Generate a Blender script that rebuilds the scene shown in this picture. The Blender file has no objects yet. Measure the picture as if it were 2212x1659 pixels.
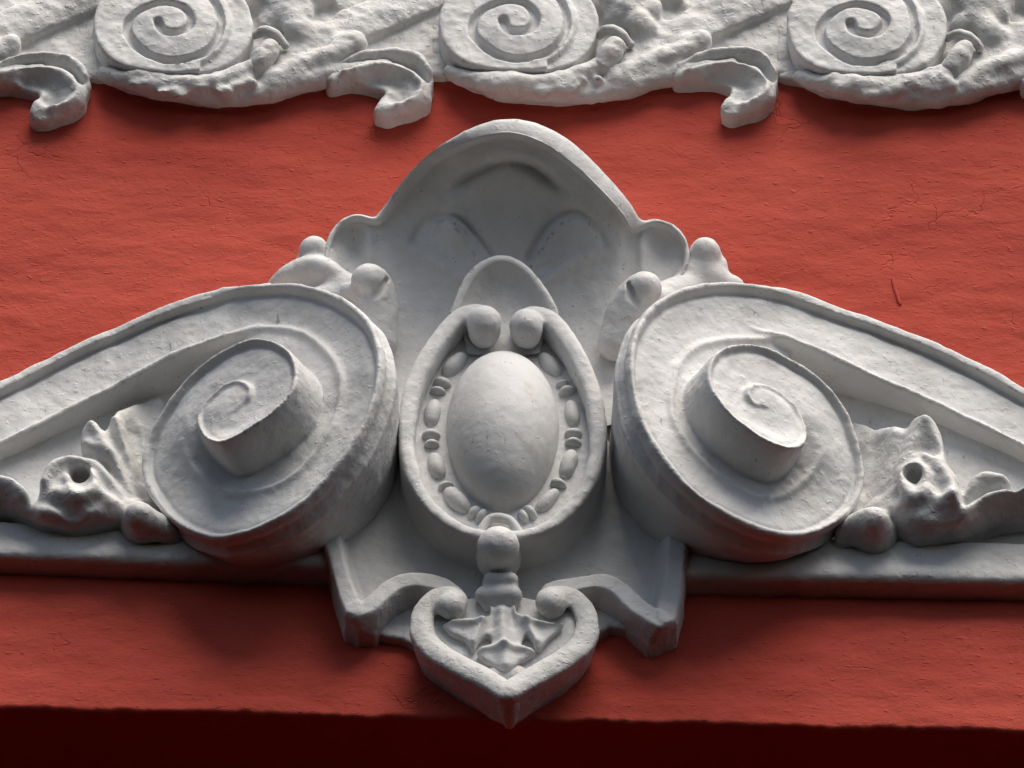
import bpy, math
import numpy as np
from mathutils import Vector, Matrix

# ------------------------------------------------------------------ camera, sky, sun, exposure
S = 0.0006                       # metres per work unit (one work unit = 1/2212 of the frame width at the wall)
TH = math.radians(42.0)          # the camera looks up at the facade
DIST = 25000.0                   # 15 m away
CT, ST = math.cos(TH), math.sin(TH)
CX, CY = 1106.0, 829.5
OZ = 1.6 + DIST * S * ST         # height of the aim point on the wall

sc = bpy.context.scene
cam_d = bpy.data.cameras.new('camera'); cam = bpy.data.objects.new('camera', cam_d)
sc.collection.objects.link(cam); sc.camera = cam
cam.location = (0, -DIST * S * CT, 1.6)
cam.rotation_euler = (math.radians(90) + TH, 0, 0)
cam_d.sensor_fit = 'HORIZONTAL'
cam_d.angle_x = 2 * math.atan(CX / DIST)
cam_d.clip_start = 0.1; cam_d.clip_end = 500

SUN_EL, SUN_AZ = math.radians(62), math.radians(30)   # azimuth from the wall normal towards the right
w = bpy.data.worlds.new('World'); sc.world = w; w.use_nodes = True
nt = w.node_tree
sky = nt.nodes.new('ShaderNodeTexSky'); sky.sky_type = 'NISHITA'; sky.sun_disc = False
sky.sun_elevation = SUN_EL; sky.sun_rotation = math.pi - SUN_AZ
sky.dust_density = 2.5; sky.air_density = 1.0; sky.ozone_density = 0.3
bg = nt.nodes['Background']; bg.inputs['Strength'].default_value = 0.068
nt.links.new(sky.outputs[0], bg.inputs[0])

sun_d = bpy.data.lights.new('sun', 'SUN'); sun = bpy.data.objects.new('sun', sun_d)
sc.collection.objects.link(sun)
sun_d.energy = 3.5; sun_d.angle = math.radians(50); sun_d.color = (1.0, 0.93, 0.83)
sdir = Vector((math.sin(SUN_AZ) * math.cos(SUN_EL), -math.cos(SUN_AZ) * math.cos(SUN_EL), math.sin(SUN_EL)))
sun.rotation_euler = sdir.to_track_quat('Z', 'Y').to_euler()
sun.location = (3, -3, OZ + 3)

sc.view_settings.view_transform = 'Standard'; sc.view_settings.look = 'None'
sc.view_settings.exposure = 0.52; sc.view_settings.gamma = 1.0

# ------------------------------------------------------------------ pixel -> place
# work space: x to the right, d out of the wall towards the street, z up
CAMP = np.array([0.0, DIST * CT, -DIST * ST])
RIGHT = np.array([1.0, 0, 0]); UP = np.array([0.0, ST, CT]); FWD = np.array([0.0, -CT, ST])

def ray(u, v):
    return RIGHT * (u - CX) + UP * (CY - v) + FWD * DIST

def P(u, v, d):
    r = ray(u, v); t = (d - CAMP[1]) / r[1]
    return CAMP + r * t

def Ppl(u, v, O, n, off=0.0):
    r = ray(u, v); t = (np.dot(O - CAMP, n) + off) / np.dot(r, n)
    return CAMP + r * t

def zoom(k, x0, y0):
    return lambda x, y: (k * x + x0, k * y + y0)
Z2 = zoom(.3472, 725.4, 0); Z4 = zoom(.3858, 0, 546.2); Z5 = zoom(.3858, 682.7, 512)
Z6 = zoom(.3858, 1358.6, 546.2); Z7 = zoom(.4244, 597.4, 1066.8); Z8 = zoom(.4823, 554.7, 230.4)

def pts(conv, lst, d=None):
    """list of (x, y[, d]) -> (n,3) work points"""
    out = []
    for p in lst:
        u, v = conv(p[0], p[1])
        dd = p[2] if len(p) > 2 else (d(u) if callable(d) else d)
        out.append(P(u, v, dd))
    return np.array(out)

def spline(a, n=6, closed=False):
    a = np.asarray(a, float); m = len(a); out = []
    segs = m if closed else m - 1
    for i in range(segs):
        if closed:
            p0, p1, p2, p3 = a[(i - 1) % m], a[i], a[(i + 1) % m], a[(i + 2) % m]
        else:
            p0, p1, p2, p3 = a[max(i - 1, 0)], a[i], a[i + 1], a[min(i + 2, m - 1)]
        for j in range(n):
            t = j / n
            out.append(.5 * ((2 * p1) + (-p0 + p2) * t + (2 * p0 - 5 * p1 + 4 * p2 - p3) * t * t + (-p0 + 3 * p1 - 3 * p2 + p3) * t ** 3))
    if not closed: out.append(a[-1])
    return np.array(out)

def sstep(a, b, x):
    t = np.clip((x - a) / (b - a), 0, 1); return t * t * (3 - 2 * t)

# ------------------------------------------------------------------ noise
_lat = np.random.RandomState(7).rand(32, 32, 32).astype(np.float32) * 2 - 1
def noise3(p, scale, seed=0):
    q = p / scale + np.array([seed * 13.7, seed * 5.3, seed * 9.1])
    i = np.floor(q).astype(int); f = q - i; f = f * f * (3 - 2 * f)
    r = 0
    for a in (0, 1):
        for b in (0, 1):
            for c in (0, 1):
                wgt = (f[..., 0] if a else 1 - f[..., 0]) * (f[..., 1] if b else 1 - f[..., 1]) * (f[..., 2] if c else 1 - f[..., 2])
                r = r + wgt * _lat[(i[..., 0] + a) % 32, (i[..., 1] + b) % 32, (i[..., 2] + c) % 32]
    return r

# ------------------------------------------------------------------ 2D distances in the (x, z) plane
def poly_sd(poly, X, Z):
    d2 = np.full(np.broadcast(X, Z).shape, 1e12); ins = np.zeros(d2.shape, bool)
    n = len(poly)
    for i in range(n):
        ax, az = poly[i]; bx, bz = poly[(i + 1) % n]
        ex, ez = bx - ax, bz - az; L = ex * ex + ez * ez
        if L < 1e-9: continue
        t = np.clip(((X - ax) * ex + (Z - az) * ez) / L, 0, 1)
        d2 = np.minimum(d2, (X - ax - t * ex) ** 2 + (Z - az - t * ez) ** 2)
        if az != bz:
            c = ((az > Z) != (bz > Z)) & (X < ex * (Z - az) / (bz - az) + ax)
            ins ^= c
    d = np.sqrt(d2)
    return np.where(ins, -d, d)

def line_d(line, X, Z, vals=None):
    """distance to a polyline and a value interpolated along it"""
    d2 = np.full(np.broadcast(X, Z).shape, 1e12); val = np.zeros(d2.shape)
    for i in range(len(line) - 1):
        ax, az = line[i]; bx, bz = line[i + 1]
        ex, ez = bx - ax, bz - az; L = max(ex * ex + ez * ez, 1e-9)
        t = np.clip(((X - ax) * ex + (Z - az) * ez) / L, 0, 1)
        q = (X - ax - t * ex) ** 2 + (Z - az - t * ez) ** 2
        m = q < d2
        d2 = np.where(m, q, d2)
        if vals is not None: val = np.where(m, vals[i] + (vals[i + 1] - vals[i]) * t, val)
    return np.sqrt(d2), val

def smin(a, b, k):
    if k <= 0: return np.minimum(a, b)
    h = np.maximum(k - np.abs(a - b), 0) / k
    return np.minimum(a, b) - h * h * k * .25
def smax(a, b, k): return -smin(-a, -b, k)

# ------------------------------------------------------------------ a block of clay: distance field, meshed by surface nets
class Clay:
    def __init__(s, lo, hi, h=4.0):
        s.lo = np.array(lo, float); s.h = h
        s.n = np.maximum(((np.array(hi) - s.lo) / h).astype(int) + 2, 4)
        s.F = np.full(tuple(s.n), 60.0, np.float32)
        s.ax = [s.lo[i] + h * np.arange(s.n[i]) for i in range(3)]
    def block(s, lo, hi):
        a = np.clip(np.floor((np.array(lo) - s.lo) / s.h).astype(int), 0, s.n - 1)
        b = np.clip(np.ceil((np.array(hi) - s.lo) / s.h).astype(int) + 1, 1, s.n)
        b = np.maximum(b, a + 1)
        sl = tuple(slice(a[i], b[i]) for i in range(3))
        return sl, s.ax[0][sl[0]][:, None, None], s.ax[1][sl[1]][None, :, None], s.ax[2][sl[2]][None, None, :]
    def put(s, sl, f, k): s.F[sl] = smin(s.F[sl], f.astype(np.float32), k)
    def cut(s, sl, f, k): s.F[sl] = smax(s.F[sl], -f.astype(np.float32), k)
    def _chain(s, p, r, pad):
        p = np.asarray(p, float); r = np.broadcast_to(np.asarray(r, float), (len(p),))
        m = r.max() + pad
        sl, X, D, Z = s.block(p.min(0) - m, p.max(0) + m)
        f = np.full(np.broadcast(X, D, Z).shape, 1e3, np.float32)
        for i in range(len(p) - 1):
            a, e = p[i], p[i + 1] - p[i]; L = max(e.dot(e), 1e-9)
            lo = np.minimum(p[i], p[i + 1]) - max(r[i], r[i + 1]) - pad; hi = np.maximum(p[i], p[i + 1]) + max(r[i], r[i + 1]) + pad
            s2, x, d, z = s.block(lo, hi)
            loc = tuple(slice(s2[j].start - sl[j].start, s2[j].stop - sl[j].start) for j in range(3))
            if any(l.start < 0 for l in loc): continue
            t = np.clip(((x - a[0]) * e[0] + (d - a[1]) * e[1] + (z - a[2]) * e[2]) / L, 0, 1)
            q = np.sqrt((x - a[0] - t * e[0]) ** 2 + (d - a[1] - t * e[1]) ** 2 + (z - a[2] - t * e[2]) ** 2) - (r[i] + (r[i + 1] - r[i]) * t)
            f[loc] = np.minimum(f[loc], q)
        return sl, f
    def chain(s, p, r, k=10, pad=30):
        sl, f = s._chain(p, r, pad); s.put(sl, f, k)
    def carve(s, p, r, k=10, pad=20):
        sl, f = s._chain(p, r, pad); s.cut(sl, f, k)
    def _ell(s, c, r, R=None, pad=30):
        m = max(r) + pad; sl, X, D, Z = s.block(np.array(c) - m, np.array(c) + m)
        x, d, z = X - c[0], D - c[1], Z - c[2]
        if R is not None:
            q = [R[i][0] * x + R[i][1] * d + R[i][2] * z for i in range(3)]
        else: q = [x + 0 * d + 0 * z, d + 0 * x + 0 * z, z + 0 * x + 0 * d]
        k0 = np.sqrt(sum((q[i] / r[i]) ** 2 for i in range(3))); k1 = np.sqrt(sum((q[i] / r[i] ** 2) ** 2 for i in range(3)))
        return sl, k0 * (k0 - 1) / np.maximum(k1, 1e-6)
    def ell(s, c, r, R=None, k=10): sl, f = s._ell(c, r, R); s.put(sl, f, k)
    def scoop(s, c, r, R=None, k=10): sl, f = s._ell(c, r, R); s.cut(sl, f, k)
    def relief(s, sd2, h, lo2, hi2, back=-12., k=6, rnd=6, taper=0., slope=1.0):
        """sd2(X,Z), h(X,Z) on the 2D block; solid from `back` up to h inside sd2<0"""
        sl, X, D, Z = s.block((lo2[0], -1e4, lo2[1]), (hi2[0], 1e4, hi2[1]))
        X2, Z2_ = X[:, 0, :], Z[:, 0, :]
        sd = sd2(X2, Z2_)[:, None, :]; hh = h(X2, Z2_) if callable(h) else h
        hh = np.broadcast_to(hh, np.broadcast(X2, Z2_).shape)
        g = np.gradient(hh, s.h) if min(hh.shape) > 2 else [0 * hh, 0 * hh]
        nrm = np.sqrt(1 + g[0] ** 2 + g[1] ** 2)[:, None, :]
        hh = hh[:, None, :]
        side = sd + (taper * (hh - D) if taper else 0)
        f = smax(side + 0 * D, (D - hh) / nrm + 0 * side, rnd)
        f = np.maximum(f, back - D)
        s.put(sl, f, k)
    def mesh(s):
        F = s.F.copy()
        F[0] = F[-1] = np.maximum(F[0], 1); F[0] = np.maximum(F[0], 1); F[-1] = np.maximum(F[-1], 1)
        F[:, 0] = np.maximum(F[:, 0], 1); F[:, -1] = np.maximum(F[:, -1], 1); F[:, :, 0] = np.maximum(F[:, :, 0], 1); F[:, :, -1] = np.maximum(F[:, :, -1], 1)
        ins = F < 0; n = np.array(F.shape)
        c = np.zeros(tuple(n - 1), np.int8)
        for i in (0, 1):
            for j in (0, 1):
                for k in (0, 1): c += ins[i:n[0] - 1 + i, j:n[1] - 1 + j, k:n[2] - 1 + k]
        act = (c > 0) & (c < 8); I = np.argwhere(act)
        idx = np.full(act.shape, -1, np.int64); idx[act] = np.arange(len(I))
        acc = np.zeros((len(I), 3)); cnt = np.zeros(len(I))
        co = [(a, b, e) for a in (0, 1) for b in (0, 1) for e in (0, 1)]
        V = {o: F[I[:, 0] + o[0], I[:, 1] + o[1], I[:, 2] + o[2]] for o in co}
        for o in co:
            for ax in range(3):
                if o[ax]: continue
                o2 = list(o); o2[ax] = 1; o2 = tuple(o2)
                a, b = V[o], V[o2]; m = (a < 0) != (b < 0)
                t = np.where(m, a / np.where(m, a - b, 1), 0)
                pos = np.tile(np.array(o, float), (len(I), 1)); pos[:, ax] = t
                acc += pos * m[:, None]; cnt += m
        vert = s.lo + s.h * (I + acc / np.maximum(cnt, 1)[:, None])
        quads = []
        for ax in range(3):
            a1, a2 = (ax + 1) % 3, (ax + 2) % 3
            A = [slice(1, n[i] - 1) for i in range(3)]; A[ax] = slice(0, n[ax] - 1); B = list(A); B[ax] = slice(1, n[ax])
            fa, fb = ins[tuple(A)], ins[tuple(B)]
            E = np.argwhere(fa != fb); flip = fa[fa != fb]
            E = E + np.array([A[i].start for i in range(3)])
            def g(o1, o2):
                q = E.copy(); q[:, a1] -= o1; q[:, a2] -= o2; return idx[q[:, 0], q[:, 1], q[:, 2]]
            q = np.stack([g(1, 1), g(0, 1), g(0, 0), g(1, 0)], 1)
            q[~flip] = q[~flip][:, ::-1]
            quads.append(q)
        quads = np.concatenate(quads)
        return vert, quads[:, ::-1]          # mirrored when d becomes -y

# ------------------------------------------------------------------ objects
def empty(name, loc, label, cat):
    o = bpy.data.objects.new(name, None); sc.collection.objects.link(o); o.location = loc
    o.empty_display_size = .05
    o['label'] = label; o['category'] = cat
    return o

def to_world(v):
    v = np.asarray(v); return np.stack([v[:, 0] * S, -v[:, 1] * S, v[:, 2] * S + OZ], 1)

def mesh_normals(v, q):
    nn = np.zeros_like(v)
    a = np.cross(v[q[:, 2]] - v[q[:, 0]], v[q[:, 3]] - v[q[:, 1]])
    for i in range(4): np.add.at(nn, q[:, i], a)
    L = np.linalg.norm(nn, axis=1); return nn / np.maximum(L, 1e-9)[:, None]

def build(name, v, q, mat, parent=None, label=None, rough=1.0, seed=1):
    v = np.asarray(v, float); q = np.asarray(q)
    if rough and len(v):
        n = mesh_normals(v, q)
        dsp = 2.2 * noise3(v, 75, seed) + 1.3 * noise3(v, 30, seed + 1) + .75 * noise3(v, 13, seed + 2)
        v = v + n * (dsp * rough)[:, None]
    wv = to_world(v)
    if parent is not None: 
        org = np.array(parent.matrix_world.translation) if parent.parent is None and parent.type == 'EMPTY' else np.array(parent.get('_o', (0, 0, 0)))
    me = bpy.data.meshes.new(name)
    o = bpy.data.objects.new(name, me); sc.collection.objects.link(o)
    off = np.zeros(3)
    if parent is not None:
        off = np.array(ROOTLOC[parent.name]); o.parent = parent
    ROOTLOC[o.name] = off
    wv = wv - off
    me.vertices.add(len(wv)); me.vertices.foreach_set('co', wv.astype(np.float32).ravel())
    me.loops.add(q.size); me.loops.foreach_set('vertex_index', q.astype(np.int32).ravel())
    me.polygons.add(len(q)); me.polygons.foreach_set('loop_start', np.arange(0, q.size, q.shape[1], dtype=np.int32))
    me.polygons.foreach_set('use_smooth', np.ones(len(q), bool))
    me.update(calc_edges=True); me.validate()
    me.materials.append(mat)
    if label: o['label'] = label
    return o
ROOTLOC = {}

def root(name, p, label, cat):
    loc = to_world(np.array([p]))[0]
    e = empty(name, loc, label, cat); ROOTLOC[e.name] = loc
    return e

# ------------------------------------------------------------------ materials
def mat_new(name):
    m = bpy.data.materials.new(name); m.use_nodes = True
    t = m.node_tree; b = t.nodes['Principled BSDF']
    return m, t, b
def node(t, kind, **kw):
    n = t.nodes.new(kind)
    for k, v in kw.items():
        if k in n.inputs: n.inputs[k].default_value = v
        else: setattr(n, k, v)
    return n
def noise(t, vec, scale, detail=4, rough=.55, dist=0):
    n = node(t, 'ShaderNodeTexNoise'); n.inputs['Scale'].default_value = scale; n.inputs['Detail'].default_value = detail
    n.inputs['Roughness'].default_value = rough; n.inputs['Distortion'].default_value = dist
    t.links.new(vec, n.inputs['Vector']); return n.outputs['Fac']
def ramp(t, fac, stops):
    n = node(t, 'ShaderNodeValToRGB'); e = n.color_ramp.elements
    while len(e) < len(stops): e.new(.5)
    for i, (p, c) in enumerate(stops): e[i].position = p; e[i].color = (*c, 1) if len(c) == 3 else c
    t.links.new(fac, n.inputs[0]); return n.outputs[0]
def mix(t, fac, a, b, mode='MIX'):
    n = node(t, 'ShaderNodeMix', data_type='RGBA', blend_type=mode)
    if isinstance(fac, (int, float)): n.inputs[0].default_value = fac
    else: t.links.new(fac, n.inputs[0])
    for s_, x in ((6, a), (7, b)):
        if isinstance(x, tuple): n.inputs[s_].default_value = (*x, 1)
        else: t.links.new(x, n.inputs[s_])
    return n.outputs[2]
def bump(t, h, strength, dist, prev=None):
    n = node(t, 'ShaderNodeBump'); n.inputs['Strength'].default_value = strength; n.inputs['Distance'].default_value = dist
    t.links.new(h, n.inputs['Height'])
    if prev is not None: t.links.new(prev, n.inputs['Normal'])
    return n.outputs[0]
def mapping(t, vec, scale=(1, 1, 1), rot=(0, 0, 0)):
    n = node(t, 'ShaderNodeMapping'); n.inputs['Scale'].default_value = scale; n.inputs['Rotation'].default_value = rot
    t.links.new(vec, n.inputs['Vector']); return n.outputs[0]

def white_paint(name, tint=(1, 1, 1), rough_k=1.0):
    m, t, b = mat_new(name); pos = node(t, 'ShaderNodeNewGeometry').outputs['Position']
    base = ramp(t, noise(t, pos, 9, 5, .6), [(.3, tuple(.55 * x for x in tint)), (.62, tuple(.63 * x for x in tint))])
    # thin worn dust film and hairline grey scuffs
    base = mix(t, ramp(t, noise(t, pos, 34, 6, .7), [(.55, (0, 0, 0)), (.75, (.6, .6, .6))]), base, (.46, .42, .37))
    base = mix(t, ramp(t, noise(t, mapping(t, pos, (1, 1, .45)), 14, 6, .65), [(.5, (0, 0, 0)), (.72, (.4, .4, .4))]), base, (.40, .385, .36))
    spk = ramp(t, noise(t, pos, 260, 2, .5), [(.70, (0, 0, 0)), (.725, (.8, .8, .8))])
    spm = ramp(t, noise(t, pos, 22, 2), [(.52, (0, 0, 0)), (.60, (1, 1, 1))])
    base = mix(t, mix(t, 1.0, spk, spm, 'MULTIPLY'), base, (.16, .15, .14))
    scr = ramp(t, noise(t, mapping(t, pos, (1, 1, .22), (0, math.radians(38), 0)), 190, 2, .5), [(.69, (0, 0, 0)), (.72, (.7, .7, .7))])
    scm = ramp(t, noise(t, pos, 13, 3), [(.58, (0, 0, 0)), (.63, (1, 1, 1))])
    base = mix(t, mix(t, 1.0, scr, scm, 'MULTIPLY'), base, (.24, .23, .23))
    pt = node(t, 'ShaderNodeNewGeometry').outputs['Pointiness']
    edge = ramp(t, pt, [(.515, (0, 0, 0)), (.55, (1, 1, 1))])
    chip = ramp(t, noise(t, pos, 75, 4, .65), [(.56, (0, 0, 0)), (.62, (.8, .8, .8))])
    base = mix(t, mix(t, 1.0, edge, chip, 'MULTIPLY'), base, (.22, .20, .19))
    t.links.new(base, b.inputs['Base Color'])
    b.inputs['Roughness'].default_value = .62
    b.inputs['Specular IOR Level'].default_value = .35
    n1 = bump(t, noise(t, pos, 45, 4, .55), .45 * rough_k, .004)
    n2 = bump(t, noise(t, pos, 200, 3, .6), .28 * rough_k, .0012, n1)
    blob = ramp(t, noise(t, pos, 130, 1.5, .4), [(.62, (0, 0, 0)), (.74, (1, 1, 1))])
    n3 = bump(t, blob, .35 * rough_k, .0012, n2)
    t.links.new(n3, b.inputs['Normal'])
    return m
WHITE = white_paint('white_masonry_paint')
WHITE_SMOOTH = white_paint('smooth_white_masonry_paint', (1, 1, 1), .5)
WHITE_ROUGH = white_paint('rough_white_masonry_paint', (.97, .965, .95), 1.6)

def red_paint():
    m, t, b = mat_new('red_masonry_paint'); pos = node(t, 'ShaderNodeNewGeometry').outputs['Position']
    st = mapping(t, pos, (1, 1, 3.2), (0, math.radians(6), 0))
    c = ramp(t, noise(t, st, 7, 5, .6), [(.3, (.40, .054, .035)), (.68, (.48, .070, .047))])
    c = mix(t, ramp(t, noise(t, st, 70, 5, .65), [(.45, (0, 0, 0)), (.8, (.5, .5, .5))]), c, (.46, .088, .060))
    c = mix(t, ramp(t, noise(t, pos, 2.6, 5, .6), [(.42, (0, 0, 0)), (.62, (.55, .55, .55))]), c, (.36, .042, .026))
    pale = ramp(t, noise(t, mapping(t, pos, (1, 1, 2.5)), 4.5, 6, .7), [(.68, (0, 0, 0)), (.8, (.35, .35, .35))])
    c = mix(t, pale, c, (.52, .19, .15))
    t.links.new(c, b.inputs['Base Color']); b.inputs['Roughness'].default_value = .8
    b.inputs['Specular IOR Level'].default_value = .15
    n1 = bump(t, noise(t, mapping(t, pos, (1, 1, 2.0), (0, math.radians(10), 0)), 18, 5, .5, .8), .2, .008)
    n2 = bump(t, noise(t, mapping(t, pos, (1, 1, 1.6), (0, math.radians(12), 0)), 100, 4, .6, .5), .38, .003, n1)
    bl = ramp(t, noise(t, mapping(t, pos, (1, 1, 1.8)), 85, 2, .5), [(.62, (0, 0, 0)), (.76, (1, 1, 1))])
    n3 = bump(t, bl, .5, .0022, n2)
    wob = node(t, 'ShaderNodeVectorMath', operation='ADD')
    nz = node(t, 'ShaderNodeTexNoise'); nz.inputs['Scale'].default_value = 9; nz.inputs['Detail'].default_value = 4
    t.links.new(pos, nz.inputs['Vector'])
    sc_ = node(t, 'ShaderNodeVectorMath', operation='SCALE'); sc_.inputs['Scale'].default_value = .28
    t.links.new(nz.outputs['Color'], sc_.inputs[0]); t.links.new(pos, wob.inputs[0]); t.links.new(sc_.outputs[0], wob.inputs[1])
    vo = node(t, 'ShaderNodeTexVoronoi', feature='DISTANCE_TO_EDGE'); vo.inputs['Scale'].default_value = 5.5
    t.links.new(mapping(t, wob.outputs[0], (1, 1, 1.5)), vo.inputs['Vector'])
    line = ramp(t, vo.outputs['Distance'], [(.0, (0, 0, 0)), (.012, (1, 1, 1))])
    msk = ramp(t, noise(t, pos, 7, 3, .6), [(.53, (1, 1, 1)), (.62, (0, 0, 0))])
    crk = mix(t, 1.0, line, msk, 'LIGHTEN')
    n4 = bump(t, crk, .6, .002, n3)
    t.links.new(n4, b.inputs['Normal'])
    return m
RED = red_paint()

# ------------------------------------------------------------------ the wall with its opening edge
def build_wall():
    step = 7.0
    xs = np.arange(-1750, 1750 + step, step)
    zt = P(1106, -330, 0)[2]
    ubot = [P(u, 1528 + .0226 * u, 0) for u in (0, 2212)]
    zb = np.interp(xs, [ubot[0][0], ubot[1][0]], [ubot[0][2], ubot[1][2]])
    sl_ = (ubot[1][2] - ubot[0][2]) / (ubot[1][0] - ubot[0][0])
    zb = ubot[0][2] + sl_ * (xs - ubot[0][0])
    xp = np.stack([xs, 0 * xs, 0 * xs], 1)
    zsm = zb + 0; zb = zb + 4.0 * noise3(xp, 60, 3) + 3.6 * noise3(xp, 19, 4) + 3.0 * noise3(xp, 10, 5)
    nfront = 290
    rows = []
    tt = np.linspace(0, 1, nfront)
    for t in tt: rows.append(np.stack([xs, 0 * xs, zt + (zb + 10 - zt) * t], 1))
    for a in (20, 45, 70, 90):
        r = math.radians(a); rows.append(np.stack([xs, 0 * xs - 10 * (1 - math.cos(r)), zb + 10 - 10 * math.sin(r)], 1))
    for d in np.linspace(-18, -640, 50): rows.append(np.stack([xs, 0 * xs + d, zsm + (zb - zsm) * math.exp(d / 25)], 1))
    for dz in np.linspace(20, 2600, 40): rows.append(np.stack([xs, 0 * xs - 641, zsm - dz], 1))  # unseen back of the recess, added to bounce red light onto the soffit
    v = np.concatenate(rows); nc = len(xs); nr = len(rows)
    st = v * np.array([1, 1, 2.6])
    dsp = 4.0 * noise3(st, 260, 11) + 1.8 * noise3(st, 90, 12) + .8 * noise3(st, 37, 13) + .4 * noise3(st, 17, 14)
    front = (np.arange(nr) < nfront + 4).repeat(nc)
    v[:, 1] += np.where(front, dsp, 0)
    i = np.arange(nr - 1)[:, None] * nc + np.arange(nc - 1)[None, :]
    q = np.stack([i, i + nc, i + nc + 1, i + 1], -1).reshape(-1, 4)
    return v, q

wall = None
v, q = build_wall()
wall = build('wall', v, q, RED, rough=0)
wall['label'] = 'rough red painted plaster wall carrying the white ornaments, ending above a dark recess'
wall['category'] = 'wall'

# ------------------------------------------------------------------ the big ornament
PED = root('pediment_ornament', P(1095, 1555, 0), 'large white plaster broken pediment with two splayed volutes, shell hood and oval cartouche', 'ornament')
BETA = math.radians(25)

def raster(a0, a1, b0, b1, st=1.5):
    a = np.arange(a0, a1, st); b = np.arange(b0, b1, st)
    return a, b, a[:, None] + 0 * b[None], 0 * a[:, None] + b[None]

def blur(h, n):
    for _ in range(2):
        for ax in (0, 1):
            p = np.pad(h, [(n, n) if i == ax else (0, 0) for i in (0, 1)], mode='edge')
            c = np.cumsum(p, axis=ax); c = np.concatenate([np.zeros_like(np.take(c, [0], ax)), c], ax)
            L = h.shape[ax]
            h = (np.take(c, np.arange(2 * n + 1, 2 * n + 1 + L), ax) - np.take(c, np.arange(0, L), ax)) / (2 * n + 1)
    return h

def bil(arr, a, b, A, B):
    st = a[1] - a[0]
    fa = np.clip((A - a[0]) / st, 0, len(a) - 1.001); fb = np.clip((B - b[0]) / st, 0, len(b) - 1.001)
    i = fa.astype(int); j = fb.astype(int); fa = fa - i; fb = fb - j
    return arr[i, j] * (1 - fa) * (1 - fb) + arr[i + 1, j] * fa * (1 - fb) + arr[i, j + 1] * (1 - fa) * fb + arr[i + 1, j + 1] * fa * fb

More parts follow.
